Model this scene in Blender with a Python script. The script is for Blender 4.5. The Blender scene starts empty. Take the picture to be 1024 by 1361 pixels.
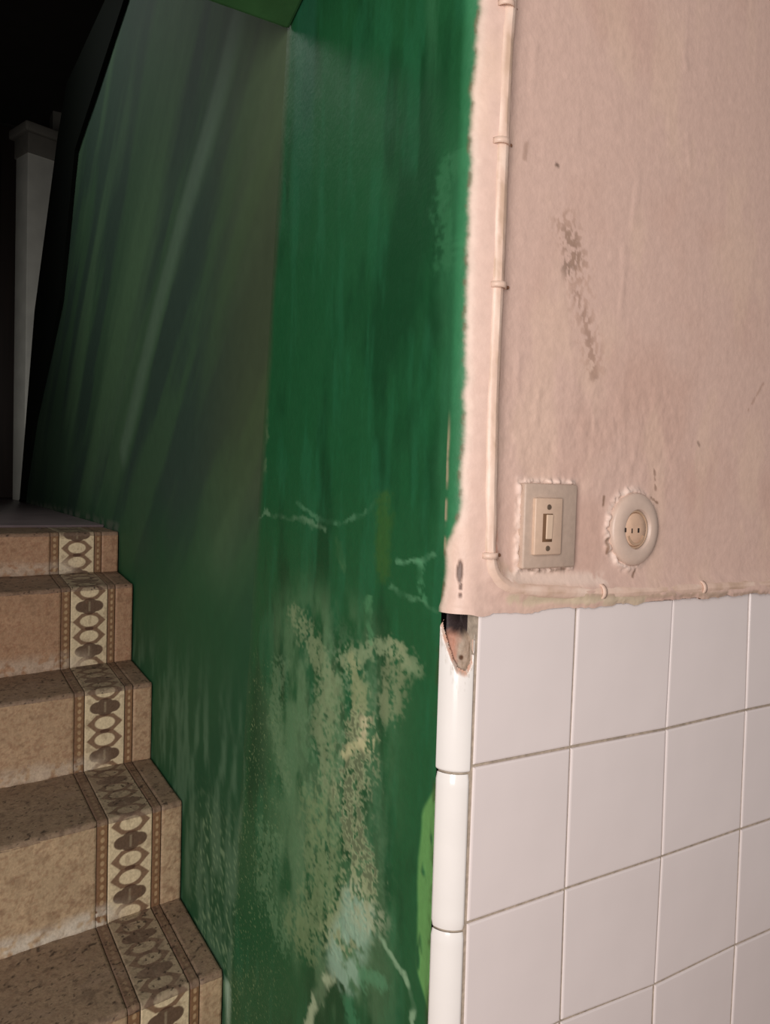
import bpy, bmesh, math, random
import numpy as np
from mathutils import Matrix, Vector

random.seed(7)
SC = bpy.context.scene
COL = SC.collection
W, H = 1024, 1361

# ---------------------------------------------------------------- camera
CAM = np.array([-0.45314, -0.60007, 1.62510])
YAW, PITCH, ROLL, FPX = 0.5517712, -0.0390603, 0.0294797, 1046.49
_cy, _sy = math.cos(YAW), math.sin(YAW)
FWD = np.array([_sy*math.cos(PITCH), _cy*math.cos(PITCH), math.sin(PITCH)])
_r0 = np.array([_cy, -_sy, 0.0]); _u0 = np.cross(_r0, FWD)
RGT = math.cos(ROLL)*_r0 + math.sin(ROLL)*_u0
UPV = -math.sin(ROLL)*_r0 + math.cos(ROLL)*_u0
cd = bpy.data.cameras.new('camera'); cam = bpy.data.objects.new('camera', cd); COL.objects.link(cam)
m = Matrix.Identity(4)
for i in range(3):
    m[i][0] = RGT[i]; m[i][1] = UPV[i]; m[i][2] = -FWD[i]; m[i][3] = CAM[i]
cam.matrix_world = m
cd.sensor_fit = 'VERTICAL'; cd.sensor_height = 36.0; cd.lens = FPX/H*36.0
cd.clip_start = 0.02
SC.camera = cam

# ---------------------------------------------------------------- world, lights, exposure
wd = bpy.data.worlds.new('overcast'); SC.world = wd; wd.use_nodes = True
bg = wd.node_tree.nodes['Background']
bg.inputs[0].default_value = (1.0, 0.93, 0.90, 1); bg.inputs[1].default_value = 0.26
SC.view_settings.view_transform = 'Standard'; SC.view_settings.look = 'None'
SC.view_settings.gamma = 1; SC.view_settings.use_curve_mapping = False
SC.view_settings.exposure = 0.0

def area(name, loc, target, sx, sy, power, color):
    l = bpy.data.lights.new(name, 'AREA'); l.shape = 'RECTANGLE'; l.size = sx; l.size_y = sy
    l.energy = power; l.color = color
    o = bpy.data.objects.new(name, l); COL.objects.link(o)
    o.location = loc
    o.rotation_euler = (Vector(target)-Vector(loc)).to_track_quat('-Z', 'Y').to_euler()
    return o
area('doorway_daylight', (-1.22, -1.10, 1.72), (0.0, 0.15, 1.45), 0.6, 1.5, 33.0, (1.0, 0.93, 0.89))
well_fill = area('stairwell_fill', (-0.85, 1.75, 3.30), (0.0, 1.45, 2.60), 0.6, 0.6, 2.4, (0.95, 1.0, 0.92))  # unseen lamp added to brighten the top of the far stair wall
well_fill.data.spread = math.radians(95)

# ---------------------------------------------------------------- helpers
def ray(px, py): return (px-512)/FPX*RGT - (py-680.5)/FPX*UPV + FWD
def onX(px, py, X=0.0):
    d = ray(px, py); t = (X-CAM[0])/d[0]; return CAM + t*d
def onY(px, py, Y=0.0):
    d = ray(px, py); t = (Y-CAM[1])/d[1]; return CAM + t*d

def lin(c):
    c = np.asarray(c, float)/255.0
    return np.where(c <= 0.04045, c/12.92, ((c+0.055)/1.055)**2.4)
def lin4(c): return tuple(lin(c)) + (1.0,)

def _hash(ix, iy, seed):
    h = (ix.astype(np.int64)*374761393 + iy.astype(np.int64)*668265263 + seed*982451653) & 0xffffffff
    h = ((h ^ (h >> 13))*1274126177) & 0xffffffff
    h = (h ^ (h >> 16)) & 0xffffffff
    return h/4294967295.0
def vnoise(x, y, seed=0):
    ix, iy = np.floor(x), np.floor(y); fx, fy = x-ix, y-iy
    fx = fx*fx*(3-2*fx); fy = fy*fy*(3-2*fy)
    a = _hash(ix, iy, seed); b = _hash(ix+1, iy, seed); c = _hash(ix, iy+1, seed); d = _hash(ix+1, iy+1, seed)
    return (a*(1-fx)+b*fx)*(1-fy) + (c*(1-fx)+d*fx)*fy
def fbm(x, y, seed=0, oc=4, gain=0.5):
    s = 0; a = 1; t = 0
    for k in range(oc):
        s = s + a*vnoise(x*2**k+k*13.7, y*2**k-k*7.3, seed+k); t += a; a *= gain
    return s/t
def ss(e0, e1, x):
    t = np.clip((x-e0)/(e1-e0), 0, 1); return t*t*(3-2*t)
def mix(c, d, m):
    return c + (np.asarray(d)-c)*m[..., None]
def dist_poly(u, v, pts):
    best = np.full(np.shape(u), 1e9)
    for (a, b), (c, d) in zip(pts[:-1], pts[1:]):
        ex, ey = c-a, d-b; L = ex*ex+ey*ey+1e-12
        t = np.clip(((u-a)*ex+(v-b)*ey)/L, 0, 1)
        best = np.minimum(best, np.hypot(u-a-t*ex, v-b-t*ey))
    return best

def mesh_obj(name, verts, faces, mat, parent=None, smooth=True):
    me = bpy.data.meshes.new(name); me.from_pydata([tuple(v) for v in verts], [], faces); me.update()
    if smooth: me.polygons.foreach_set('use_smooth', [True]*len(me.polygons))
    o = bpy.data.objects.new(name, me); COL.objects.link(o)
    if mat: me.materials.append(mat)
    if parent: o.parent = parent
    return o

def grid_obj(name, P, C, mat, parent=None, flip=False, keep=None):
    """P: (n,m,3) positions, C: (n,m,3) linear colours"""
    n, mm = P.shape[:2]
    idx = np.arange(n*mm).reshape(n, mm)
    q = np.stack([idx[:-1, :-1], idx[1:, :-1], idx[1:, 1:], idx[:-1, 1:]], -1).reshape(-1, 4)
    if keep is not None:
        q = q[keep.reshape(-1)]
    if flip: q = q[:, ::-1]
    me = bpy.data.meshes.new(name)
    me.vertices.add(n*mm); me.vertices.foreach_set('co', P.reshape(-1).astype(np.float32))
    me.loops.add(q.size); me.loops.foreach_set('vertex_index', q.reshape(-1).astype(np.int32))
    me.polygons.add(len(q)); me.polygons.foreach_set('loop_start', np.arange(0, q.size, 4, dtype=np.int32))
    me.polygons.foreach_set('loop_total', np.full(len(q), 4, dtype=np.int32))
    me.update(calc_edges=True); me.validate()
    me.polygons.foreach_set('use_smooth', np.ones(len(me.polygons), dtype=bool))
    if C is not None:
        at = me.color_attributes.new('paint', 'FLOAT_COLOR', 'POINT')
        A = np.ones((n*mm, 4), np.float32); A[:, :3] = np.clip(C.reshape(-1, 3), 0, 1)
        at.data.foreach_set('color', A.reshape(-1))
    o = bpy.data.objects.new(name, me); COL.objects.link(o); me.materials.append(mat)
    if parent: o.parent = parent
    return o

def box_obj(name, lo, hi, mat, parent=None, bev=0.0, seg=2):
    bm = bmesh.new(); bmesh.ops.create_cube(bm, size=1)
    for v in bm.verts:
        v.co = Vector([lo[i]+(v.co[i]+.5)*(hi[i]-lo[i]) for i in range(3)])
    if bev: bmesh.ops.bevel(bm, geom=bm.edges[:], offset=bev, segments=seg, affect='EDGES', profile=.5)
    me = bpy.data.meshes.new(name); bm.to_mesh(me); bm.free()
    me.materials.append(mat)
    o = bpy.data.objects.new(name, me); COL.objects.link(o)
    if bev:
        for p in me.polygons: p.use_smooth = True
    if parent: o.parent = parent
    return o

def structure(o): o['kind'] = 'structure'; return o
def tag(o, label, cat): o['label'] = label; o['category'] = cat; return o
def empty(name, loc=(0, 0, 0)):
    o = bpy.data.objects.new(name, None); COL.objects.link(o); o.location = loc; return o

# ---------------------------------------------------------------- materials
def material(name, color=None, attr=False, rough=.5, var=.0, vscale=60, bump=0., bscale=200, spec=.5, rvar=0., stretch=(1, 1, 1), coat=0.):
    M = bpy.data.materials.new(name); M.use_nodes = True
    nt = M.node_tree; N = nt.nodes; L = nt.links; b = N['Principled BSDF']
    tc = N.new('ShaderNodeTexCoord'); mp = N.new('ShaderNodeMapping'); mp.inputs['Scale'].default_value = stretch
    L.new(tc.outputs['Object'], mp.inputs[0])
    if attr:
        a = N.new('ShaderNodeAttribute'); a.attribute_name = 'paint'; src = a.outputs['Color']
    else:
        a = N.new('ShaderNodeRGB'); a.outputs[0].default_value = lin4(color); src = a.outputs[0]
    if var:
        n = N.new('ShaderNodeTexNoise'); n.inputs['Scale'].default_value = vscale; n.inputs['Detail'].default_value = 6
        L.new(mp.outputs[0], n.inputs['Vector'])
        r = N.new('ShaderNodeMapRange'); r.inputs['From Min'].default_value = .3; r.inputs['From Max'].default_value = .7
        r.inputs['To Min'].default_value = 1-var; r.inputs['To Max'].default_value = 1+var
        L.new(n.outputs['Fac'], r.inputs['Value'])
        mx = N.new('ShaderNodeVectorMath'); mx.operation = 'SCALE'
        L.new(src, mx.inputs[0]); L.new(r.outputs[0], mx.inputs['Scale']); src = mx.outputs[0]
    L.new(src, b.inputs['Base Color'])
    b.inputs['Roughness'].default_value = rough; b.inputs['Specular IOR Level'].default_value = spec
    b.inputs['Coat Weight'].default_value = coat
    if rvar:
        n2 = N.new('ShaderNodeTexNoise'); n2.inputs['Scale'].default_value = 25; L.new(mp.outputs[0], n2.inputs['Vector'])
        r2 = N.new('ShaderNodeMapRange'); r2.inputs['To Min'].default_value = rough-rvar; r2.inputs['To Max'].default_value = rough+rvar
        L.new(n2.outputs['Fac'], r2.inputs['Value']); L.new(r2.outputs[0], b.inputs['Roughness'])
    if bump:
        n3 = N.new('ShaderNodeTexNoise'); n3.inputs['Scale'].default_value = bscale; n3.inputs['Detail'].default_value = 5
        L.new(mp.outputs[0], n3.inputs['Vector'])
        bp = N.new('ShaderNodeBump'); bp.inputs['Strength'].default_value = bump; bp.inputs['Distance'].default_value = .002
        L.new(n3.outputs['Fac'], bp.inputs['Height']); L.new(bp.outputs[0], b.inputs['Normal'])
    return M

M_paint = material('painted_plaster', attr=True, rough=.48, var=.05, vscale=90, bump=.25, bscale=160, rvar=.08, spec=.35)
M_far = material('dull_green_plaster', attr=True, rough=.68, var=.05, vscale=40, bump=.12, bscale=60, spec=.3)
M_tile = material('white_glazed_tile', (232, 222, 220), rough=.22, var=.02, vscale=14, bump=.05, bscale=25, spec=.5)
M_trim = material('white_glazed_corner', attr=True, rough=.16, var=.02, vscale=20, bump=.03, bscale=20)
M_grout = material('grout', (172, 158, 142), rough=.9, var=.25, vscale=120, bump=.5)
M_stone = material('cement_tile', attr=True, rough=.62, var=.14, vscale=230, bump=.35, bscale=260, spec=.35)
M_mortar = material('stair_mortar', (92, 74, 60), rough=.9, var=.3, vscale=80, bump=.6)
M_pipe = material('pink_painted_pipe', attr=True, rough=.42, var=.04, vscale=80, bump=.25, bscale=120)
M_pink = material('pink_paint', (226, 196, 178), rough=.45, var=.05, vscale=80, bump=.3, bscale=120)
M_rust = material('rusty_nail', (120, 82, 58), rough=.8)
M_plate = material('grey_beige_plate', (190, 168, 152), rough=.5, var=.06, vscale=150, bump=.15)
M_cream = material('cream_module', (208, 180, 158), rough=.4, var=.05, vscale=150)
M_rocker = material('cream_rocker', (216, 190, 166), rough=.35)
M_brown = material('brown_gap', (112, 82, 58), rough=.8)
M_screw = material('dull_screw', (96, 80, 66), rough=.6)
M_sock = material('socket_cream', (206, 183, 168), rough=.4, var=.04, vscale=120)
M_sockin = material('socket_face', (212, 178, 152), rough=.45, var=.06, vscale=150)
M_sockring = material('socket_aged_ring', (184, 154, 128), rough=.5, var=.08, vscale=150)
M_slot = material('socket_slot', (40, 28, 22), rough=.8)
M_crust = material('paint_crust', (232, 208, 192), rough=.6, var=.06, bump=.5)
M_beam = material('olive_green_beam', (46, 84, 46), rough=.5, var=.15, vscale=20, bump=.2, bscale=60)
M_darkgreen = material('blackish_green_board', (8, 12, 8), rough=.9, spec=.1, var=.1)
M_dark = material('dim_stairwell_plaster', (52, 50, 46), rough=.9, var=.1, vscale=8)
M_door = material('dark_brown_wood', (34, 24, 18), rough=.6, var=.3, vscale=10, stretch=(6, 1, .3))
M_white = material('grey_white_post_paint', (214, 216, 206), rough=.6, var=.1, vscale=10)
M_capital = material('grey_capital_paint', (120, 118, 110), rough=.7, var=.12, vscale=14)
M_lilac = material('lilac_grey_marble', (128, 112, 116), rough=.35, var=.18, vscale=12, bump=.05)
M_floor = material('hall_floor', (150, 120, 100), rough=.5, var=.15, vscale=20)

# ---------------------------------------------------------------- wall layout constants
R0 = 0.0248                       # radius of the rounded corner
TILE_TOP = 1.503
def crease_y(z): return 0.468 - (z-1.87)*0.085*1.15     # vertical seam on the green wall

def px_poly(pts, f=onX):
    return [(f(x, y)[1]*.55, f(x, y)[2]*1.0) for x, y in pts]
def px_poly_front(pts):
    return [(onY(x, y)[0], onY(x, y)[2]) for x, y in pts]

def green_near(y, z):
    """painted colour and relief of the green wall between corner and seam (y depth, z height)"""
    u, v = y*.55, z
    wu = u + .010*(fbm(u*60, v*60, 3)-.5); wv = v + .02*(fbm(u*50, v*50, 5)-.5)
    base = lin((31, 89, 52))
    C = np.ones(y.shape+(3,))*base
    n1 = fbm(u*26, v*5, 11, 5)
    C = mix(C, lin((23, 72, 41)), ss(.5, .72, n1))
    C = mix(C, lin((38, 104, 68)), .55*ss(.5, .75, fbm(u*70, v*8, 12, 4)))
    hgt = .0012*(fbm(u*40, v*25, 21, 4)-.5)
    streak = fbm(u*160, v*30, 31, 4)
    grit = fbm(u*300, v*260, 33, 3)
    grit2 = fbm(u*560, v*420, 34, 2)
    # broad hazy worn field, lower left of the near wall
    haze = ss(.10, .0, dist_poly(wu, wv, px_poly([(430, 880), (420, 1000), (430, 1150), (430, 1240)]))-.028)
    haze *= ss(.32, .62, fbm(u*55, v*14, 41, 5))
    C = mix(C, lin((108, 146, 106)), .62*haze)
    hz = ss(.085, .0, dist_poly(wu, wv, px_poly([(455, 900), (440, 1000), (450, 1120), (440, 1230)])))
    C = mix(C, lin((120, 152, 118)), .45*hz*ss(.47, .60, .4*fbm(u*90, v*40, 43, 4)+.6*grit))
    C = mix(C, lin((28, 64, 38)), .45*hz*ss(.52, .62, fbm(u*140, v*60, 44, 4)))
    # pale chalky peel bands
    def band(pts, w, col, amt, thr=.5, soft=.10, rel=.0):
        nonlocal C, hgt
        d = dist_poly(wu, wv, px_poly(pts))
        w = w*1.35 if w > .009 else w
        mk = ss(w, w*.15, d)
        g = .45*streak+.55*grit
        k = mk**.5*ss(thr-soft*1.1, thr+soft*1.1, g+.26*(mk-.62))
        if w < .009: k = k*(.15+.85*ss(.35, .62, fbm(u*70, v*45, 37, 3)))
        C = mix(C, lin(col), amt*k)
        hgt = hgt + rel*k
        return k
    band([(396, 820), (418, 862), (436, 900), (432, 985), (440, 1060)], .020, (142, 160, 120), .62, .46)
    band([(372, 880), (366, 960), (380, 1040)], .018, (112, 146, 108), .5, .5)
    band([(462, 885), (478, 872), (492, 862), (520, 866), (545, 880)], .014, (140, 160, 122), .75, .45)
    band([(528, 870), (524, 900), (516, 945)], .015, (150, 160, 122), .55, .48)
    band([(470, 880), (478, 930), (472, 975)], .012, (160, 168, 124), .65, .47)
    band([(480, 965), (476, 1010), (462, 1060), (470, 1110), (484, 1150), (470, 1200), (445, 1250)], .026, (160, 172, 132), .82, .535, .06, .0006)
    band([(480, 965), (476, 1010), (462, 1060), (470, 1110), (486, 1150)], .030, (26, 58, 36), .6, .64, .05)
    band([(425, 1080), (430, 1140), (425, 1200), (400, 1240)], .034, (128, 150, 106), .60, .50, .08)
    band([(360, 1110), (350, 1180), (370, 1240)], .030, (120, 160, 118), .35, .56, .05)
    band([(486, 958), (482, 975), (478, 990)], .0085, (206, 200, 160), .8, .50)
    band([(500, 985), (484, 992), (456, 1000)], .0088, (196, 196, 150), .8, .50)
    # whitish turquoise bloom near the foot
    d = dist_poly(wu, wv, px_poly([(478, 1205), (466, 1250), (452, 1290)]))
    k = ss(.027, .012, d)*ss(.30, .56, fbm(u*110, v*60, 51, 4))
    C = mix(C, lin((150, 184, 160)), .80*k); hgt = hgt+.0004*k
    k = ss(.024, .006, dist_poly(wu, wv, px_poly([(480, 1195), (498, 1215), (478, 1215)])))*ss(.35, .6, grit)
    C = mix(C, lin((170, 182, 150)), .6*k)
    band([(440, 1290), (424, 1320), (408, 1365)], .008, (168, 186, 150), .9, .32)
    band([(503, 1232), (522, 1272), (540, 1296), (549, 1330), (550, 1365)], .0042, (140, 176, 140), .85, .34)
    band([(480, 1300), (505, 1300)], .010, (90, 150, 110), .6, .45)
    band([(462, 1330), (470, 1361)], .010, (70, 140, 98), .5, .45)
    # hair cracks and scuffs above
    band([(286, 744), (302, 722), (330, 706), (352, 682), (395, 690), (430, 704)], .0050, (120, 160, 124), .55, .42)
    band([(395, 668), (420, 692), (455, 700), (500, 674)], .0045, (96, 150, 112), .5, .42)
    band([(350, 640), (356, 560), (352, 500)], .006, (110, 132, 98), .45, .48)
    band([(452, 720), (456, 755)], .0075, (100, 140, 92), .6, .42)
    band([(528, 748), (560, 752), (575, 738)], .005, (110, 170, 128), .55, .4)
    band([(520, 780), (548, 800), (580, 806)], .0045, (96, 150, 110), .5, .42)
    band([(490, 790), (492, 860)], .0055, (90, 150, 104), .5, .45)
    band([(558, 752), (562, 800)], .005, (90, 158, 112), .45, .42)
    band([(512, 660), (508, 760)], .010, (66, 104, 44), .5, .4, .2)
    band([(600, 215), (590, 260), (588, 300), (592, 345)], .012, (62, 126, 84), .5, .50, .10)
    k = ss(.030, .006, (y-R0)+.030*(fbm(v*22, y*0, 74, 4)-.5))*ss(2.02, 1.86, z)*ss(1.53, 1.58, z)
    C = mix(C, lin((56, 118, 78)), .55*k*(.5+.5*fbm(u*200, v*14, 75, 3)))  # light on the rounded edge painted as a paler strip beside it
    k = ss(.018, .004, np.abs(y-R0-.045-.02*(fbm(v*6, y*0, 76)-.5)))*ss(1.95, 2.1, z)
    C = mix(C, lin((58, 116, 78)), .5*k*ss(.35, .6, fbm(u*200, v*10, 77, 3)))
    # lime green old coat along the tile trim
    edge = .010+.012*fbm(v*14, v*0+3.1, 61, 3)
    zt, zb = onX(574, 1035)[2], onX(560, 1340)[2]
    k = ss(.004, -.002, (y-R0)-edge*1.35*ss(0, .05, zt-z)*ss(0, .04, z-zb))*ss(-.004, .006, zt-z)*ss(-.004, .01, z-zb)
    k *= ss(.25, .40, fbm(u*120, v*30, 63, 3))
    C = mix(C, lin((108, 162, 92)), .8*k); hgt = hgt-.0008*k
    k2 = ss(.010, .0, y-R0)*ss(1.50, 1.46, z)*ss(.45, .7, fbm(u*200, v*60, 66, 3))
    C = mix(C, lin((52, 66, 36)), .7*k2)
    # dark tone bands near top
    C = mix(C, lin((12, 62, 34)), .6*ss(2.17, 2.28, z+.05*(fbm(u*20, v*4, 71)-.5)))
    C = mix(C, lin((48, 110, 86)), .35*ss(.01, .0, np.abs(u-.205)-.012)*ss(1.9, 2.15, z))
    # random specks of grit
    C = mix(C, lin((150, 170, 120)), .5*ss(.74, .80, grit2)*ss(1.40, 1.30, z)*ss(.18, .30, u+.02))
    return C, hgt

def green_far(y, z):
    u, v = y*.55, z
    C = np.ones(y.shape+(3,))*lin((62, 92, 66))
    d45 = (y-1.35)*.707+(z-1.69)*.707           # across the slanting trowel marks
    a45 = -(y-1.35)*.707+(z-1.69)*.707
    n = fbm(d45*9, a45*1.6, 81, 5)
    C = mix(C, lin((52, 74, 62)), ss(.42, .62, n))
    C = mix(C, lin((86, 118, 84)), .6*ss(.5, .72, fbm(d45*5+4, a45*.9, 83, 4)))
    # olive tint towards the seam, blue green further in
    k = ss(.40, .0, (y-crease_y(z)))
    C = mix(C, lin((76, 84, 52)), .55*k*ss(1.35, 1.75, z))
    # slanting plaster ridge, the highlight streak along it painted pale
    dr = dist_poly(y+.012*(fbm(z*9, z*0, 85)-.5), z, [tuple(onX(*q)[1:]) for q in [(330, -20), (296, 110), (270, 200), (240, 300), (203, 440), (165, 600)]])
    C = mix(C, lin((112, 138, 116)), .42*ss(.055, .012, dr))
    # green lower part
    k = ss(1.62, 1.36, z+.10*(fbm(u*14, v*8, 87)-.5))
    C = mix(C, lin((30, 84, 50)), .85*k)
    k = ss(.42, .70, fbm(u*80, v*12, 89, 5))*ss(1.35, 1.15, z)
    C = mix(C, lin((104, 138, 108)), .50*k)
    # grit and bloom beside the lowest step
    g = fbm(u*300, v*220, 91, 3)
    k = ss(.60, .70, g)*ss(1.12, 1.0, z)*ss(.80, .70, y)
    C = mix(C, lin((138, 168, 128)), .6*k)
    dd = dist_poly(u+.01*(g-.5), v, px_poly([(303, 1310), (306, 1370), (308, 1420)]))
    C = mix(C, lin((170, 200, 176)), .8*ss(.012, .003, dd))
    C = mix(C, lin((26, 44, 34)), .55*ss(1.5, 2.3, y+.5*(fbm(d45*6, a45, 99, 3)-.5))*ss(2.35, 1.8, z))  # stairwell shade painted in, darker further in and lower down
    # foot line of the wall over the landing, chalky
    C = mix(C, lin((120, 122, 110)), .5*ss(1.515, 1.495, z)*ss(1.35, 1.4, y)*ss(.4, .6, fbm(u*60, v*60, 93)))
    h = .004*(fbm(d45*4, a45*1.2, 95, 3)-.5) + .003*ss(.05, .0, dr) + .0010*(fbm(u*40, v*20, 97)-.5)
    return C, h

def axis(*segs):
    out = []
    for a, b, st in segs:
        n = max(1, int(round(abs(b-a)/st)))
        out.extend(list(np.linspace(a, b, n, endpoint=False)))
    out.append(segs[-1][1]); return np.array(out)

# ---------------------------------------------------------------- wall_left: near green wall (corner to seam)
zs = axis((0.0, .70, .03), (.70, 1.50, .0017), (1.50, 2.30, .0022), (2.30, 3.4, .05))
ts = np.linspace(0, 1, 300)
Z, T = np.meshgrid(zs, ts, indexing='ij')
Yc = R0 + (crease_y(Z)-R0)*T
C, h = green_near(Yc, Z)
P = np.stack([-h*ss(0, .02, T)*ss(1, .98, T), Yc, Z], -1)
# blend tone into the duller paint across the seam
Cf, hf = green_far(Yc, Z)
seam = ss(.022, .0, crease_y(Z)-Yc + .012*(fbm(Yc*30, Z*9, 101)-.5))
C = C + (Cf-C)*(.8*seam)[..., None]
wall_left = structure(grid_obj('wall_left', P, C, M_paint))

# ---------------------------------------------------------------- far green wall of the stairs, ending on a slope
inner = [onX(*q)[1:] for q in [(172, 0), (105, 200), (85, 400), (50, 560), (38, 640)]]
outer = [onX(*q)[1:] for q in [(147, 0), (94, 112), (82, 180), (62, 400), (30, 663)]]
def inner_y(z):
    zz = np.array([1.40, 1.515] + [p[1] for p in inner[::-1]] + [3.4])
    yy = np.array([3.10, 3.05] + [p[0] for p in inner[::-1]] + [.95])
    o = np.argsort(zz); return np.interp(z, zz[o], yy[o])
zs = axis((0.0, .80, .04), (.80, 1.5, .005), (1.5, 2.8, .009), (2.8, 3.4, .05))
ts = np.concatenate([np.linspace(0, .35, 130, endpoint=False), np.linspace(.35, 1, 130)])
Z, T = np.meshgrid(zs, ts, indexing='ij')
yc = crease_y(Z); Yf = yc + (inner_y(Z)-yc)*T
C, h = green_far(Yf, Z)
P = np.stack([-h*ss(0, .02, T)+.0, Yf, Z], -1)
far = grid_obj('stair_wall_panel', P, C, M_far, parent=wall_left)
far['label'] = 'duller grey-green stretch of the stair wall'

# dark sloping board along the end of the far wall
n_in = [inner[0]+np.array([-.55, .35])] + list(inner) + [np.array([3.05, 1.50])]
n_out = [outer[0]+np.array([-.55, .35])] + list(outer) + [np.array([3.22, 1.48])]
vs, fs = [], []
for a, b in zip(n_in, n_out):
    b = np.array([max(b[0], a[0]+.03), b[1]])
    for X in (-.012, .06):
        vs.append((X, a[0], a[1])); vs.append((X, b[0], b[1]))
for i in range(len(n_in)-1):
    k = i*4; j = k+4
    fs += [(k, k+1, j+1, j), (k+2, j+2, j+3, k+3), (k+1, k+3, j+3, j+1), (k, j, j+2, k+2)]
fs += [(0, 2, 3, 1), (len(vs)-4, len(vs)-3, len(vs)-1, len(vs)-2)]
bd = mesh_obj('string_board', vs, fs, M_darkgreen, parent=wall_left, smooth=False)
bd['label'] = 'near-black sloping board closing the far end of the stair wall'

# ---------------------------------------------------------------- wall_right: pink plaster with the rounded corner
def pink_edge(z):        # angle (0..1 of the quarter round) where green gives way to pink
    zz = [1.50, 1.53, 1.56, 1.60, 1.66, 1.76, 1.88, 2.0, 2.1, 2.5]
    aa = [.02, .04, .08, .42, .46, .42, .38, .40, .50, .62]
    return np.interp(z, zz, aa)
arc = np.linspace(0, 1, 26)
xs = axis((R0, .60, .0015), (.60, 2.0, .05))
S = np.concatenate([arc*math.pi/2*R0, math.pi/2*R0+(xs[1:]-R0)])
zs = axis((TILE_TOP-.004, 2.12, .0016), (2.12, 3.4, .05))
Z, SS = np.meshgrid(zs, S, indexing='ij')
aq = math.pi/2*R0
ang = np.clip(SS/aq, 0, 1)*math.pi/2
X0 = np.where(SS < aq, R0-R0*np.cos(ang), R0+SS-aq)
Y0 = np.where(SS < aq, R0-R0*np.sin(ang), 0.0)
NX = np.where(SS < aq, -np.cos(ang), 0.0); NY = np.where(SS < aq, -np.sin(ang), -1.0)
Cg, hg = green_near(np.full_like(Z, R0)+0*SS, Z)
Cg = mix(Cg, lin((56, 128, 86)), .75*ss(.0, .25, SS/aq)*(.4+.6*fbm(SS*200, Z*20, 110, 4)))  # green on the round painted paler where it faces the light
Cp = np.ones(Z.shape+(3,))*lin((217, 186, 172))
u, v = X0, Z
Cp = mix(Cp, lin((222, 194, 180)), .75*ss(.05, .0, X0))
Cp = mix(Cp, lin((206, 170, 154)), .6*ss(.46, .68, fbm(u*7, v*5, 111, 4)))
Cp = mix(Cp, lin((226, 196, 176)), .5*ss(.50, .72, fbm(u*22, v*9, 113, 4)))
def fmark(pts, w, col, amt, thr, sx=260, sy=160, seed=120, soft=.06, dent=0.):
    global Cp, H_
    d = dist_poly(u, v, px_poly_front(pts))
    mk = ss(w, w*.2, d)*1.0
    k = mk*ss(thr-soft, thr+soft, fbm(u*sx, v*sy, seed, 4)+.15*(mk-.5))
    Cp = mix(Cp, lin(col), amt*k); H_ = H_ - dent*k
H_ = .0009*(fbm(u*26, v*16, 115, 4)-.5) + .0003*(fbm(u*120, v*60, 117, 3)-.5)
qx = np.maximum(np.maximum(.0735-u, u-.1455), np.maximum(1.5415-v, v-1.6275))
rim = np.exp(-((qx-.0015)/.0035)**2)*ss(.0, .02, SS/aq)
H_ += .0042*rim*ss(.30, .75, fbm(u*170, v*170, 142, 3))
Cp = mix(Cp, lin((234, 214, 202)), .6*rim)
qs = (np.hypot((u-.2385)/.0375, (v-1.580)/.0405)-1)*.039
rim = np.exp(-((qs-.0025)/.0045)**2)*(.35+.65*ss(.02, -.02, u-.2385))
H_ += .0050*rim*ss(.30, .75, fbm(u*150, v*150, 143, 3))
Cp = mix(Cp, lin((234, 216, 204)), .6*rim)
PIPE = [(679, -60), (676, 0), (669, 120), (664, 250), (660, 370), (654, 500), (651, 620), (650, 700), (650, 742), (655, 762), (668, 776), (690, 782.5), (740, 786), (800, 787), (860, 785), (930, 781), (1030, 775)]
dp = dist_poly(u, v, px_poly_front(PIPE)+[(1.4, 1.502)])
H_ += (.0052*np.exp(-(dp/.0105)**2)+.0010*np.exp(-(dp/.022)**2))*(.75+.5*fbm(u*30, v*30, 144, 3))
# trowel ridges and lumps of overpaint
lump = ss(.12, .03, dist_poly(u, v, px_poly_front([(720, 600), (860, 590)])))
H_ += .0020*lump*(fbm(u*70, v*45, 118, 4)-.5)
for pts in ([(830, 330), (826, 420)], [(915, 180), (918, 220)], [(905, 10), (912, 90)], [(712, 60), (706, 120)], [(740, 560), (790, 556), (850, 565)], [(792, 575), (790, 545)], [(718, 520), (712, 560)], [(690, 470), (688, 520)], [(842, 300), (848, 240)]):
    d = dist_poly(u+.006*(fbm(u*90, v*40, 121)-.5), v, px_poly_front(pts))
    H_ += .0006*ss(.008, .0, d)*(.4+.9*fbm(u*150, v*60, 122))
fmark([(758, 318), (764, 340), (758, 356)], .020, (134, 112, 98), .75, .56)
fmark([(752, 300), (770, 350)], .030, (178, 146, 128), .6, .58)
fmark([(768, 392), (780, 425), (786, 470), (790, 500)], .010, (150, 122, 108), .6, .56)
fmark([(770, 380), (790, 480)], .030, (190, 156, 138), .5, .56)
fmark([(740, 219), (742, 220)], .0035, (110, 88, 76), .8, .3)
fmark([(700, 190), (698, 210)], .005, (170, 140, 124), .6, .5)
fmark([(928, 588), (930, 592)], .003, (120, 96, 84), .6, .3)
fmark([(870, 625), (872, 650)], .0035, (140, 110, 94), .7, .45)
fmark([(995, 545), (1015, 510)], .003, (176, 142, 124), .6, .45)
for q in ([(763, 711), (763, 716)], [(762, 728), (763, 733)], [(757, 744), (758, 746)], [(702, 757), (722, 760)], [(730, 758), (750, 756)], [(806, 716), (806, 735)], [(866, 662), (874, 668)], [(843, 757), (840, 766)], [(803, 660), (802, 672)]):
    fmark(q, .0028, (128, 98, 78), .85, .36)
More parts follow.
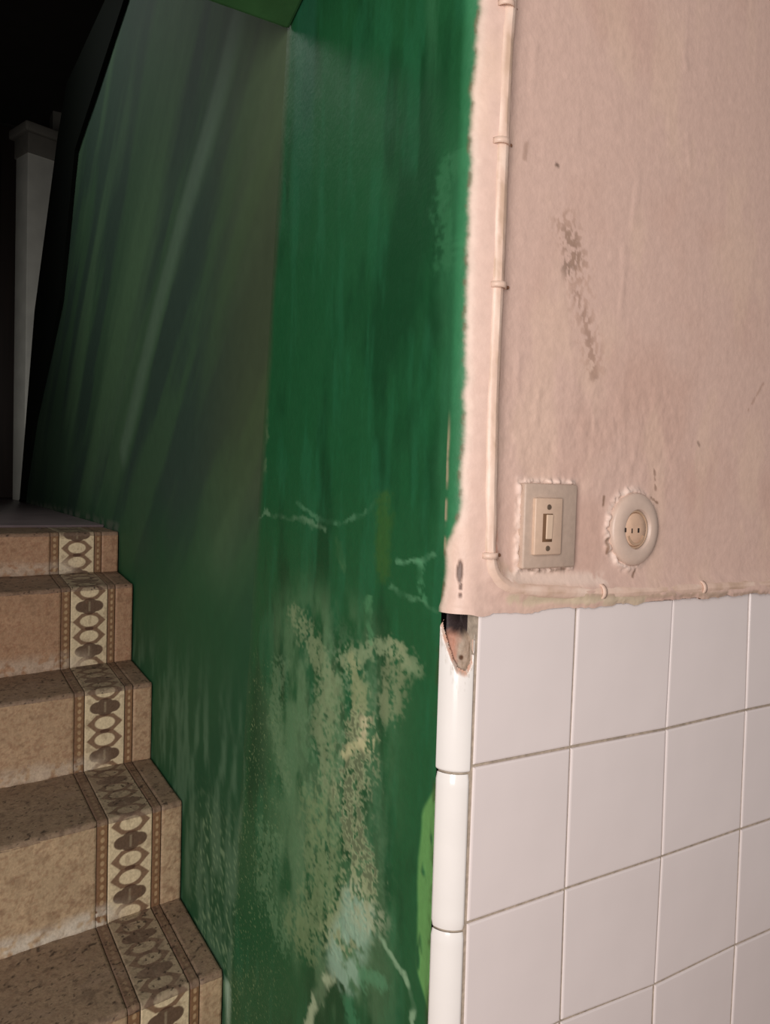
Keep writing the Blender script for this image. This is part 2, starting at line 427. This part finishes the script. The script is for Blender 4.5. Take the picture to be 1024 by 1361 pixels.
# rust weeping and dirt around the pipe run and the tile edge
fmark([(652, 700), (654, 742)], .010, (210, 150, 126), .7, .46)
fmark([(655, 745), (690, 780), (760, 790)], .012, (200, 172, 146), .5, .45)
fmark([(700, 792), (1024, 786)], .006, (166, 146, 122), .55, .50, 90, 90)
fmark([(676, 795), (860, 796)], .008, (206, 192, 164), .7, .45, 60, 60)
fmark([(676, 766), (800, 770)], .012, (236, 214, 200), .7, .45, 60, 60)
# ragged paint boundary on the corner
e = pink_edge(Z) + .16*(fbm(Z*55, Z*0+2.2, 131, 5)-.5) + .05*(fbm(Z*260, SS*300, 133, 3)-.5)
pf = ss(-.05, .16, SS/aq-e)
Cc = Cg + (Cp-Cg)*pf[..., None]
k = np.exp(-((SS/aq-e-.01)/.05)**2)*ss(.48, .66, fbm(Z*120, SS*160, 135, 3))
Cc = mix(Cc, lin((104, 92, 66)), .75*k)
k = np.exp(-((SS/aq-e-.16)/.08)**2)
Cc = mix(Cc, lin((226, 206, 190)), .4*k)
# chipped arris line on the green side, above the tiles
k = np.exp(-((SS/aq-.05-.05*(fbm(Z*40, Z*0, 137)-.5))/.045)**2)*ss(1.555, 1.565, Z)*ss(1.70, 1.66, Z)*ss(.3, .5, fbm(Z*60, SS*10, 138))
Cc = mix(Cc, lin((176, 160, 132)), .85*k)
# two dark chips on the corner
chip = 0
for cx, cz, rx, rz in ((.0075, onY(601, 762)[2]+.0, .0022, .0115), (.0085, onY(602, 782)[2], .0014, .0035), (.0085, onY(603, 793)[2], .0012, .0025)):
    dd = np.hypot((X0-cx+.0010*(fbm(Z*400, SS*300, 139)-.5))/rx, (Z-cz)/rz)
    chip = np.maximum(chip, ss(1.2, .8, dd))
Cc = mix(Cc, lin((112, 92, 84)), .95*chip)
H_ -= .0018*chip
H_ *= ss(0, .3, SS/aq)
# plaster swells out over the pipe bend and the bottom edge
H_ += .0016*ss(.03, .0, Z-TILE_TOP)*(.4+.9*fbm(u*60, v*40, 141))
Zr = Z - ss(.012, .0, Z-TILE_TOP)*.009*np.clip(fbm(SS*55, Z*0+1.7, 145, 4)-.36, 0, 1)*ss(.02, .05, SS)
H_ += .0016*ss(.006, .0, Z-TILE_TOP)
P = np.stack([X0+NX*H_, Y0+NY*H_, Zr], -1)
wall_right = structure(grid_obj('wall_right', P, Cc, M_paint, flip=True))
# broken, a ledge back to the tile bed
b = box_obj('plaster_edge', (.03, .0005, TILE_TOP-.006), (2.0, .02, TILE_TOP+.002), M_pink, wall_right)

# ---------------------------------------------------------------- glazed tiles
JX = {0: [None]*4, 1: None}
cols_pred = [R0+.0005] + [R0+.1333+.153*k for k in range(12)]
meas = {(0, 1): (628, 1018.5), (1, 1): (758, 993), (2, 1): (885, 968.7), (3, 1): (991, 943.8),
        (0, 2): (620, 1227), (1, 2): (751, 1181.6), (2, 2): (879.5, 1138.6), (3, 2): (984.6, 1102),
        (2, 3): (870, 1308.5), (3, 3): (977.7, 1256), (1, 3): (745, 1357.5),
        (0, 0): (636, 812), (1, 0): (766.5, 803), (2, 0): (894, 795), (3, 0): (996, 786.5)}
def joint(c, r):
    if (c, r) in meas:
        p = onY(*meas[(c, r)]); return p[0], p[2]
    x = cols_pred[c]
    z = 1.5-.153*r
    if r > 2: z = joint_z3(c) - .153*(r-3)
    elif c > 3:
        z = joint(3, r)[1]
    return x, z
def joint_z3(c):
    if (c, 3) in meas: return onY(*meas[(c, 3)])[2]
    return 1.5-.153*3-.001
g2 = .0015
NT = 0
def tile_mesh(name, q):
    """q: four (x,z) corners bl, br, tr, tl; pillowed face with soft arrises"""
    cx = sum(p[0] for p in q)/4; cz = sum(p[1] for p in q)/4
    def ins(p, d):
        dx = -d if p[0] > cx else d; dz = -d if p[1] > cz else d
        return p[0]+dx, p[1]+dz
    vs = []
    for d, y in ((g2, .006), (g2, .0004), (g2+.0006, -.0006), (g2+.0022, -.0010)):
        for p in q:
            a, b = ins(p, d); vs.append((a-q[0][0], y, b-q[0][1]))
    fs = [(3, 2, 1, 0)]
    for k in range(3):
        for i in range(4):
            j = (i+1) % 4
            fs.append((k*4+i, k*4+j, k*4+4+j, k*4+4+i))
    fs.append((12, 13, 14, 15))
    me = bpy.data.meshes.new(name); me.from_pydata(vs, [], fs); me.update()
    for p in me.polygons: p.use_smooth = False
    me.materials.append(M_tile)
    o = bpy.data.objects.new(name, me); COL.objects.link(o); o.parent = wall_right
    o.location = (q[0][0], 0, q[0][1])
    cen = Vector((0, 0, 0))
    o.rotation_euler = (random.uniform(-.006, .006), 0, random.uniform(-.006, .006))
    return o
shared = None
for c in range(9):
    for r in range(10):
        bl, br, tr, tl = joint(c, r+1), joint(c+1, r+1), joint(c+1, r), joint(c, r)
        if bl[1] < 0: bl = (bl[0], .002); br = (br[0], .002)
        if tl[1] < .02: continue
        tile_mesh('tile', [bl, br, tr, tl])
grout = box_obj('grout', (R0-.002, .0012, 0), (1.5, .012, TILE_TOP+.001), M_grout, wall_right)

# quarter round glazed corner pieces
corner_z = [1.500] + [onX(583, 1019.5, .005)[2], onX(577, 1226, .005)[2]]
dz = corner_z[1]-corner_z[2]
corner_z[0] = onY(612, 812, .005)[2]
for k in range(7): corner_z.append(corner_z[-1]-.153)
def hole(a, z):          # a in 0..1 around the quarter, returns >0 inside the broken part
    z0 = corner_z[0]
    d = (z0-z)
    lim = np.interp(a, [0, .08, .3, .55, .8, .95, 1.0], [.012, .020, .038, .058, .060, .048, .0])
    return lim + .004*(fbm(a*9, z*90, 151, 3)-.5) - d
for k in range(len(corner_z)-1):
    zt, zb = corner_z[k]-.0012, corner_z[k+1]+.0012
    if zb < .01: zb = .01
    if zt < .02: continue
    na, nz = (50, 140) if k == 0 else (18, 24)
    a = np.linspace(0, 1, na); z = np.linspace(zb, zt, nz)
    Zt, At = np.meshgrid(z, a, indexing='ij')
    rr = R0-.0004+.0012
    e = np.minimum(np.minimum(Zt-zb, zt-Zt), .003)/.003
    e2 = np.minimum(np.minimum(At, 1-At)*R0*1.57, .0015)/.0015
    off = -.0016*(1-np.sqrt(np.clip(1-(1-e)**2, 0, 1))) - .0030*(1-np.sqrt(np.clip(1-(1-e2)**2, 0, 1)))
    rr = rr+off
    th = At*math.pi/2
    Pp = np.stack([R0-.0008-rr*np.cos(th), R0+.0006-rr*np.sin(th), Zt], -1)
    Ct = np.ones(Zt.shape+(3,))*lin((236, 232, 228))
    keep = None
    if k == 0:
        hh = hole(At, Zt)
        Ct = mix(Ct, lin((200, 150, 124)), ss(-.006, -.001, hh)*.9)
        Ct = mix(Ct, lin((196, 188, 178)), ss(.55, .7, fbm(At*20, Zt*150, 152))*ss(-.03, -.006, hh)*.6)
        Pp = Pp + np.stack([np.cos(th), np.sin(th), 0*th], -1)*(.0035*ss(-.004, .001, hh))[..., None]
        hc = (hh[:-1, :-1]+hh[1:, 1:])/2
        keep = (hc < .0008)
    o = grid_obj('corner_trim', Pp, Ct, M_trim, parent=wall_right, flip=True, keep=keep)
    if k == 0: o['label'] = 'top corner piece with its upper part broken away'
# bed of the corner pieces
zz = np.linspace(.01, corner_z[0]+.004, 200); aa = np.linspace(0, 1, 14)
zz = np.concatenate([np.linspace(.01, corner_z[0]-.08, 20), np.linspace(corner_z[0]-.078, corner_z[0]+.008, 110)])
aa = np.linspace(0, 1, 40)
Zb, Ab = np.meshgrid(zz, aa, indexing='ij')
dtop = corner_z[0]-Zb
inside = ss(.070, .055, dtop)
deep = .0025 + inside*(.0020+.0035*fbm(Ab*6, Zb*70, 161, 4)) + .016*ss(.026+.006*Ab, .012, dtop)*ss(0.0, .25, Ab)*ss(1.08, .85, Ab)
rr = R0-deep
th = Ab*math.pi/2
Pb = np.stack([R0-rr*np.cos(th), R0-rr*np.sin(th), Zb], -1)
Cb = np.ones(Zb.shape+(3,))*lin((168, 154, 138))
Cb = mix(Cb, lin((176, 128, 108)), inside*ss(.7, .3, Ab+.5*(fbm(Ab*5, Zb*80, 163)-.5)))
Cb = mix(Cb, lin((158, 136, 118)), inside*.8*ss(.4, .7, Ab+.4*(fbm(Ab*7, Zb*60, 164)-.5)))
Cb = mix(Cb, lin((52, 42, 42)), ss(.030, .018, dtop+.008*(fbm(Ab*8, Zb*110, 165)-.5)))  # cavity shade below the plaster painted into the top of the bed
Cb = mix(Cb, lin((82, 54, 34)), ss(.0035, .0015, np.hypot((Ab-.62)*.03, dtop-.047)))
bed = grid_obj('mortar_bed', Pb, Cb, M_stone, parent=wall_right, flip=True)
bed['label'] = 'brown mortar exposed in the broken corner'

# ---------------------------------------------------------------- painted conduit
def tube(name, pts, rad, mat, color=None, seg=14, parent=None, wob=.0006, seed=3):
    pts = [np.array(p, float) for p in pts]
    n = len(pts); P = np.zeros((n, seg+1, 3)); a = np.linspace(0, 2*math.pi, seg+1)
    s = 0
    for i, p in enumerate(pts):
        t = pts[min(i+1, n-1)]-pts[max(i-1, 0)]; t /= np.linalg.norm(t)
        nrm = np.array([0, -1.0, 0]); bi = np.cross(t, nrm); bi /= np.linalg.norm(bi)
        if i: s += np.linalg.norm(p-pts[i-1])
        rr = rad*(.94+.12*vnoise(np.full(seg+1, s*14), a*0+.5, seed+2)) + wob*2*(fbm(np.cos(a)*2+s*40, np.sin(a)*2+s*25, seed, 3)-.5)
        P[i] = p + np.outer(np.cos(a)*rr, nrm) + np.outer(np.sin(a)*rr, bi)
    Cc = np.ones((n, seg+1, 3))*lin(color)
    g = fbm(np.arange(n)[:, None]*.12+0*a, np.cos(a)[None, :]*3+0*np.arange(n)[:, None], seed+9, 4)
    Cc = mix(Cc, lin((190, 160, 134)), .6*ss(.55, .7, g))
    Cc = mix(Cc, lin((244, 222, 206)), .5*ss(.5, .3, g))
    return grid_obj(name, P, Cc, mat, parent=parent, flip=True)
pp = [onY(x, y, -.0005) for x, y in [(679, -60), (676, 0), (669, 120), (664, 250), (660, 370), (654, 500), (651, 620), (650, 700)]]
pb = [onY(x, y, -.0005) for x, y in [(650, 742), (655, 762), (668, 776), (690, 782.5)]]
ph = [onY(x, y, -.0005) for x, y in [(740, 786), (800, 787), (860, 785), (930, 781), (1030, 775)]]
ctrl = [p for p in pp+pb+ph]
ctrl.append(ctrl[-1]+np.array([.9, 0, -.004]))
ctrl.insert(0, ctrl[0]+np.array([0.004, 0, 1.1]))
def catmull(ctrl, st=.004):
    out = []
    for i in range(len(ctrl)-1):
        p0 = ctrl[max(i-1, 0)]; p1 = ctrl[i]; p2 = ctrl[i+1]; p3 = ctrl[min(i+2, len(ctrl)-1)]
        d = np.linalg.norm(p2-p1)
        if d > .5: ks = 12
        else: ks = max(2, int(d/st))
        m1 = (p2-p0)/(np.linalg.norm(p2-p0)+1e-9)*d; m2 = (p3-p1)/(np.linalg.norm(p3-p1)+1e-9)*d
        for t in np.linspace(0, 1, ks, endpoint=False):
            out.append((2*t**3-3*t**2+1)*p1+(t**3-2*t**2+t)*m1+(-2*t**3+3*t**2)*p2+(t**3-t**2)*m2)
    out.append(ctrl[-1]); return out
pipe = empty('conduit', tuple(ctrl[-1]*[0, 0, 1]))
pipe.location = (0, 0, 0)
tag(pipe, 'pink-painted conduit running down by the corner and turning along above the white tiles', 'pipe')
tube('pipe', catmull(ctrl), .0078, M_pipe, (226, 196, 178), parent=pipe, seed=4)
def clip(px, py, vertical):
    p = onY(px, py, -.0015)
    cl = []
    bm = bmesh.new()
    n = 9; w = .0028; r = .0086
    ring = []
    for i in range(n):
        a = math.pi*i/(n-1)
        ring.append((math.cos(a)*r, -math.sin(a)*r))
    ring = [(r+.004, .0008)] + ring
    vs = []
    for k in (-w, w):
        for (a, b_) in ring:
            vs.append((a, b_, k) if vertical else (k, b_, -a))
    m_ = len(ring); fs = [(i, i+1, m_+i+1, m_+i) for i in range(m_-1)]
    o = mesh_obj('clip', vs, fs, M_pink, parent=pipe)
    o.location = p
    sd = o.modifiers.new('thick', 'SOLIDIFY'); sd.thickness = .0014; sd.offset = 0
    q = (r+.0035, -.0012, 0) if vertical else (0, -.0012, -(r+.0035))
    bm = bmesh.new(); bmesh.ops.create_uvsphere(bm, u_segments=8, v_segments=5, radius=.0018)
    me = bpy.data.meshes.new('nail'); bm.to_mesh(me); bm.free(); me.materials.append(M_rust)
    nl = bpy.data.objects.new('nail', me); COL.objects.link(nl); nl.parent = o; nl.location = q
for x, y, vflag in ((672, 8, True), (665, 190, True), (661, 380, True), (650, 738, True), (797, 786.5, False), (930, 781, False)):
    clip(x, y, vflag)

# ---------------------------------------------------------------- light switch
sx0, sx1, sz0, sz1 = .0735, .1455, 1.5415, 1.6275
scx, scz = (sx0+sx1)/2, (sz0+sz1)/2
sw = empty('light_switch', (scx, 0, sz0))
tag(sw, 'grey-beige rectangular surface light switch on the pink wall, left of the round socket', 'light switch')
o = box_obj('base_plate', (sx0, -.0085, sz0), (sx1, .003, sz1), M_plate, None, .0022, 2)
parts = [o]
p0, p1 = onY(706, 664, -.0085), onY(743, 735, -.0085)
mx0, mx1 = onY(708, 700, -.0085)[0], onY(744, 700, -.0085)[0]
mz0, mz1 = onY(727, 737, -.0085)[2], onY(727, 662, -.0085)[2]
mod = box_obj('module', (mx0, -.0125, mz0), (mx1, -.004, mz1), M_cream, None, .0012, 2); parts.append(mod)
mc = (mx0+mx1)/2-.0005
rz0, rz1 = onY(727, 718, -.0125)[2], onY(727, 684, -.0125)[2]
parts.append(box_obj('slot', (mc-.0078, -.0128, rz0-.0018), (mc+.0055, -.010, rz1+.001), M_brown, None, .0003, 1))
bm = bmesh.new()   # tilted rocker
vs = [(mc-.0035, -.0145, rz1), (mc+.0048, -.0145, rz1), (mc+.0048, -.0136, rz0+.001), (mc-.0035, -.0136, rz0+.001),
      (mc-.0035, -.010, rz1), (mc+.0048, -.010, rz1), (mc+.0048, -.010, rz0+.001), (mc-.0035, -.010, rz0+.001)]
rk = mesh_obj('rocker', vs, [(3, 2, 1, 0), (4, 5, 6, 7), (0, 1, 5, 4), (1, 2, 6, 5), (2, 3, 7, 6), (3, 0, 4, 7)], M_rocker, None, False)
bv = rk.modifiers.new('b', 'BEVEL'); bv.width = .0008; bv.segments = 2
parts.append(rk)
for zc in (onY(728, 674, -.0125)[2], onY(726, 729, -.0125)[2]):
    bm = bmesh.new(); bmesh.ops.create_cone(bm, cap_ends=True, segments=14, radius1=.0030, radius2=.0024, depth=.0012)
    bmesh.ops.rotate(bm, matrix=Matrix.Rotation(math.pi/2, 3, 'X'), verts=bm.verts[:])
    bmesh.ops.translate(bm, vec=(mc, -.0128, zc), verts=bm.verts[:])
    me = bpy.data.meshes.new('screw'); bm.to_mesh(me); bm.free(); me.materials.append(M_screw)
    s_ = bpy.data.objects.new('screw', me); COL.objects.link(s_); parts.append(s_)
for p in parts:
    p.parent = sw; p.matrix_parent_inverse = Matrix.Translation((-scx, 0, -sz0))

# ---------------------------------------------------------------- round socket
kx, kz = .2395, 1.5800
rx, rz_ = .0375, .0405
sk = empty('wall_socket', (kx, 0, kz-rz_))
tag(sk, 'round cream wall socket with three small slots on the pink wall', 'socket')
def lathe(name, prof, mat, seg=40, cx=kx, cz=kz, ez=rz_/rx):
    n = len(prof); a = np.linspace(0, 2*math.pi, seg+1)
    P = np.zeros((n, seg+1, 3))
    for i, (r, y) in enumerate(prof):
        P[i, :, 0] = cx+r*np.cos(a); P[i, :, 1] = y; P[i, :, 2] = cz+r*ez*np.sin(a)
    o = grid_obj(name, P, None, mat); return o
parts = []
parts.append(lathe('outer_plate', [(rx, .003), (rx, -.004), (rx-.002, -.0068), (rx-.008, -.0085), (.0215, -.0092), (.0202, -.0085), (.0198, -.004), (.0001, -.004)], M_sock))
parts.append(lathe('inner_ring', [(.0200, -.004), (.0200, -.0080), (.0192, -.0088), (.0180, -.0088), (.0172, -.0070), (.0172, -.003)], M_sockring))
parts.append(lathe('socket_face', [(.0172, -.003), (.0170, -.0078), (.0160, -.0090), (.006, -.0098), (.0001, -.0098)], M_sockin))
for q_ in parts[1:]: q_.location.x -= .0042
for px, py, w, hgt in ((832, 704.5, .0016, .0048), (840.5, 705.5, .0014, .0052), (849, 705, .0026, .0050)):
    p = onY(px, py, -.0098)
    parts.append(box_obj('slot', (p[0]-w/2, -.0104, p[2]-hgt/2), (p[0]+w/2, -.008, p[2]+hgt/2), M_slot, None, .0003, 1))
# aged lower lip of the recess
vs, fs = [], []
for i in range(15):
    a = math.radians(200+140*i/14)
    for r in (.0118, .0142):
        vs.append((kx+r*math.cos(a), -.0101, kz-.002+r*rz_/rx*math.sin(a)))
        vs.append((kx+r*math.cos(a), -.0085, kz-.002+r*rz_/rx*math.sin(a)))
for i in range(14):
    k = i*4; j = k+4
    fs += [(k, j, j+2, k+2), (k, k+1, j+1, j), (k+2, j+2, j+3, k+3)]
parts.append(mesh_obj('recess_lip', vs, fs, M_sockring, None, False)); parts[-1].location.x -= .0042
for p in parts:
    p.parent = sk; p.matrix_parent_inverse = Matrix.Translation((-kx, 0, -(kz-rz_)))

# ---------------------------------------------------------------- staircase
stairs = empty('staircase', (-.55, 0, 0))
tag(stairs, 'worn tiled staircase with a patterned cement border rising along the green wall', 'stairs')
inv = Matrix.Translation((.55, 0, 0))
# nosing y, nosing z, skew, riser base z
STEP = [(.592, .822, .14), (.822, 1.018, .13), (1.040, 1.190, .10), (1.214, 1.376, .16), (1.362, 1.484, .10)]
low = []
y, z = .592, .822
for k in range(4):
    y -= .225; z -= .175; low.append((y, z, .14))
STEP = low[::-1]+STEP
XL = -1.145
B_R, B_S1, B_L, B_S2 = -.043, -.060, -.140, -.160      # plain edge, strip, border, strip

FIELD = lin((178, 152, 122)); FIELD_D = lin((140, 110, 86)); CREAM = lin((214, 194, 160)); BROWN = lin((96, 64, 46))
DARKB = lin((78, 50, 38))
def border_col(x, s, seed, wear):
    """cement border: dark quatrefoils alternating with pairs of ringed cream ovals. s along the band"""
    U = (x-(B_S1+B_L)/2)/((B_S1-B_L)/2)                 # -1..1
    per = .098
    V = np.mod(s, per)/per
    C = np.ones(x.shape+(3,))*CREAM
    def oval(cv, a, b): 
        dv = (V-cv); dv = dv-np.round(dv)
        return np.hypot(U/a, dv/b)
    for cv in (.33, .67):            # linked rings, pointed at the sides
        dv = V-cv; dv = dv-np.round(dv)
        hx = np.maximum(np.abs(U)/.90+np.abs(dv)/.34, np.abs(dv)/.180)
        C = mix(C, BROWN*1.3, .85*ss(1.03, .95, hx))
    for cv in (.33, .67):
        C = mix(C, CREAM*1.05, ss(1.06, .92, oval(cv, .50, .128)))
    C = mix(C, DARKB, .8*ss(1.1, .8, np.hypot(U/.26, (V-.5)/.045)))
    dv = V-np.round(V)
    q = np.minimum(np.minimum(np.hypot((U-.36)/.40, (dv)/.125), np.hypot((U+.36)/.40, (dv)/.125)), np.hypot(U/.50, dv/.185))
    C = mix(C, DARKB, .90*ss(1.06, .92, q))
    C = mix(C, CREAM*.6, .45*ss(.07, .03, np.abs(U))*ss(.12, .10, np.abs(dv)))
    return C
def strip_col(x, s, c0, c1, seed):
    U = (x-(c0+c1)/2)/(abs(c0-c1)/2)
    C = np.ones(x.shape+(3,))*lin((132, 98, 70))
    V = np.mod(s, .014)/.014-.5
    C = mix(C, lin((186, 156, 120)), .75*ss(1.1, .8, np.hypot(U/.36, V/.34)))
    C = mix(C, lin((84, 56, 42)), .6*ss(.70, .9, np.abs(U)))
    return C
def field_col(x, s, seed, tread):
    C = np.ones(x.shape+(3,))*FIELD
    C = mix(C, lin((190, 162, 130)), .7*ss(.45, .7, fbm(x*40, s*40, seed, 4)))
    C = mix(C, lin((150, 118, 92)), .6*ss(.52, .68, fbm(x*190, s*190, seed+3, 3)))
    if seed >= 200+17*6: C = mix(C, lin((158, 108, 82)), np.full(x.shape, .5 if seed >= 200+17*7 else .2))
    return C
def dirt(C, x, s, Ltot, seed, tread):
    up = .45 if seed > 200+17*5 else 1.0
    if tread:
        C = mix(C, lin((122, 100, 86)), np.full(x.shape, .62))
        C = mix(C, lin((84, 66, 56)), .45*ss(.54, .72, fbm(x*110, s*110, seed+7, 4)))
        C = mix(C, lin((146, 122, 104)), .5*ss(.55, .75, fbm(x*30, s*30, seed+8, 4)))
        C = mix(C, lin((54, 42, 36)), .8*ss(.74, .79, fbm(x*160, s*160, seed+9, 2)))
    else:
        base = s + .022*(fbm(x*26, s*40, seed+5, 4)-.5)
        k = ss(.052, .024, base)*ss(-.1, -.15, x+.05*(fbm(x*12, s*12, seed+2)-.5))
        C = mix(C, lin((206, 194, 178)), .85*up*k*ss(.28, .5, fbm(x*90, s*90, seed+11, 4)))
        k = ss(.016, .006, s+.010*(fbm(x*60, s*60, seed+6)-.5))
        C = mix(C, lin((120, 86, 64)), .6*k)
        C = mix(C, lin((120, 90, 68)), .35*ss(.6, .75, fbm(x*60, s*60, seed+13, 4)))
        C = mix(C, lin((150, 122, 96)), .6*ss(Ltot-.012, Ltot-.002, s))  # shade under the tread nosing painted along the riser top
    return C

for i, (y0, z0, sk_) in enumerate(STEP):
    prev_z = STEP[i-1][1] if i else 0.0
    rise = z0-prev_z
    if i+1 < len(STEP): ny, nsk = STEP[i+1][0], STEP[i+1][2]
    else: ny, nsk = 1.60, 0.0
    tz_back = z0 + (.012 if i+1 < len(STEP) else 0)
    # solid body of the step (mortar and brick)
    vs = []
    for X in (XL, -.0045):
        yf = y0+sk_*X+.006; yb = ny+nsk*X+.03
        vs += [(X, yf, max(0, prev_z-.05)), (X, yb, max(0, prev_z-.05)), (X, yb, z0-.004), (X, yf, z0-.006)]
    body = mesh_obj('step', vs, [(0, 3, 2, 1), (4, 5, 6, 7), (0, 4, 7, 3), (3, 7, 6, 2), (2, 6, 5, 1), (1, 5, 4, 0)], M_mortar, None, False)
    body.parent = stairs; body.matrix_parent_inverse = inv
    vis = i >= 4
    last = i == len(STEP)-1
    pieces = [('edge_tile', B_R, -.0035, 'f'), ('dotted_strip', B_S1, B_R, 's'), ('border_tile', B_L, B_S1, 'b'), ('dotted_strip', B_S2, B_L, 's')]
    xx = B_S2
    while xx > XL+.02:
        nx = max(xx-.20, XL); pieces.append(('field_tile', nx, xx, 'f')); xx = nx
    for tread in (False, True):
        if tread:
            depth = .5*(ny-y0)*2
        for name, xa, xb, kind in pieces:
            fine = vis and xa > -.4
            st = (.0012 if kind in 'bs' else .0025) if fine else (.005 if vis else .02)
            nu = max(3, int((xb-xa)/st))
            Lt = rise if not tread else (ny-y0)
            nv = max(4, int(Lt/st))
            x1 = np.linspace(xa+.0004, xb-.0004, nu); 
            if tread:
                # nosing round then back across the tread
                rn = .009
                s1 = np.concatenate([np.linspace(0, rn*1.57, 9)[:-1], np.linspace(rn*1.57, rn*.57+Lt+.004, nv)])
            else:
                s1 = np.linspace(0, rise-.009, nv)
            Sg, Xg = np.meshgrid(s1, x1, indexing='ij')
            seed = 200+i*17
            wob = .0022*(fbm(Xg*18, Sg*18, seed, 4)-.5)+.0010*(fbm(Xg*90, Sg*90, seed+1, 3)-.5)
            yn = y0+sk_*Xg
            yk = ny+nsk*Xg
            if tread:
                an = np.clip(Sg/rn, 0, math.pi/2)
                worn = .004*ss(-.14, -.25, Xg)*ss(.05, 0, Sg)*fbm(Xg*30, Sg*10, seed+4)
                f = np.clip((Sg-rn*1.57)/(s1[-1]-rn*1.57), 0, 1)
                Yg = np.where(Sg < rn*1.57, yn+rn-rn*np.cos(an), yn+rn+f*(yk-yn-rn+.004))
                Zg = np.where(Sg < rn*1.57, z0-rn+rn*np.sin(an), z0+f*(tz_back-z0)) - worn
                Zg = Zg + wob*ss(0, .3, f)
                sp = Sg+rise-.009
            else:
                Yg = yn+wob; Zg = prev_z + Sg + (.0 if i == 0 else .010*ss(.03, 0, Sg)*0) 
                crusty = ss(.030, .0, Sg+.010*(fbm(Xg*40, Sg*60, seed+15)-.5))*ss(-.1, -.16, Xg)
                Yg = Yg - .007*crusty*(.5+fbm(Xg*50, Sg*50, seed+16))
                sp = Sg
            if kind == 'b': Cx = border_col(Xg, sp-.5*rise+.049+.0, seed, 0)
            elif kind == 's': Cx = strip_col(Xg, sp, xa, xb, seed)
            else: Cx = field_col(Xg, sp, seed, tread)
            if kind == 'b' and not tread:
                Cx = mix(Cx, lin((206, 186, 160)), .7*ss(.055, .02, Sg+.03*(fbm(Xg*50, Sg*50, seed+21)-.5))*ss(-.08, -.13, Xg))
            Cx = dirt(Cx, Xg, Sg, rise, seed, tread)
            # sunk edges make the joints
            eu = np.ones_like(Xg); eu[:, 0] = 0; eu[:, -1] = 0
            sink = .0022*(1-eu)
            if tread: Zg = Zg - np.where(Sg < rn*1.2, 0, sink); Yg = Yg + np.where(Sg < rn*1.2, sink, 0)
            else: Yg = Yg + sink
            nm = ('tread_' if tread else 'riser_')+name
            o = grid_obj(nm, np.stack([Xg, Yg, Zg], -1), Cx, M_stone, parent=body)
            if last and tread: pass

# ---------------------------------------------------------------- landing, far door, dark stairwell
landing = structure(box_obj('floor_landing', (XL, 1.50, 1.30), (.9, 4.0, 1.483), M_lilac))
landing.name = 'floor'
lip = box_obj('landing_slab', (XL, 1.53, 1.483), (-.002, 4.0, 1.490), M_lilac, landing, .002, 2)

post_pos = onY(32, 665, 3.20)
post = empty('door_post', (post_pos[0], 3.20, 1.49))
tag(post, 'pale grey-white square post with a grey capital standing on the dark landing', 'post')
ang = math.radians(17)
def P_(name, x0, x1, y0, y1, z0, z1, mat, bev=.004):
    o = box_obj(name, (x0, y0, z0), (x1, y1, z1), mat, post, bev); return o
topz = onY(60, 172, 3.2)[2]-1.49
P_('shaft', 0, .24, 0, .12, 0, topz-.02, M_white)
P_('neck', -.004, .244, -.010, .13, topz-.115, topz-.03, M_capital)
P_('capital', -.022, .262, -.028, .15, topz-.03, topz+.012, M_capital, .008)
post.rotation_euler = (0, 0, ang)
bp_ = onY(70, 180, 3.7)
lint = box_obj('trim_1', (bp_[0], 3.7, bp_[2]-.04), (bp_[0]+.16, 3.8, bp_[2]+.13), M_capital); structure(lint)

door = structure(box_obj('door_1', (-.50, 3.60, 1.49), (onY(26, 400, 3.6)[0], 3.66, 3.25), M_door, None, .004))
for k, (a, b_) in enumerate([(-.47, -.27), (-.24, -.06)]):
    for (c, d) in ((1.60, 2.20), (2.32, 3.12)):
        box_obj('door_panel', (a, 3.592, c), (b_, 3.604, d), M_door, door, .004)
structure(box_obj('wall_back', (XL-.1, 4.0, 0), (1.0, 4.1, 3.6), M_dark))
structure(box_obj('wall_stairwell_left', (XL-.125, .0, 0), (XL-.005, 4.1, 3.6), M_dark)).name = 'wall_left_stairwell'
structure(box_obj('wall_stairwell_far_right', (.9, .05, 0), (1.0, 4.1, 3.6), M_dark)).name = 'wall_far_right'
structure(box_obj('ceiling', (XL-.12, .46, 3.42), (1.0, 4.1, 3.5), M_dark))
# green sloping beam over the foot of the stairs
yb, zb = onX(385, 42)[1:]
y2, z2 = onX(405, 0)[1:]
sl = (z2-zb)/(y2-yb)
yf = .0
zf = zb+sl*(yf-yb)
vs = [(X, a, b_) for X in (XL, .0) for a, b_ in ((yb, zb), (yb, 3.42), (yf, 3.42), (yf, zf))]
beam = structure(mesh_obj('beam', vs, [(0, 1, 2, 3), (7, 6, 5, 4), (0, 3, 7, 4), (3, 2, 6, 7), (2, 1, 5, 6), (1, 0, 4, 5)], M_beam, None, False))
bv = beam.modifiers.new('b', 'BEVEL'); bv.width = .006; bv.segments = 3
structure(box_obj('floor_hall', (-3.0, -4.0, -.1), (2.5, .3, 0.0), M_floor)).name = 'floor_hall'
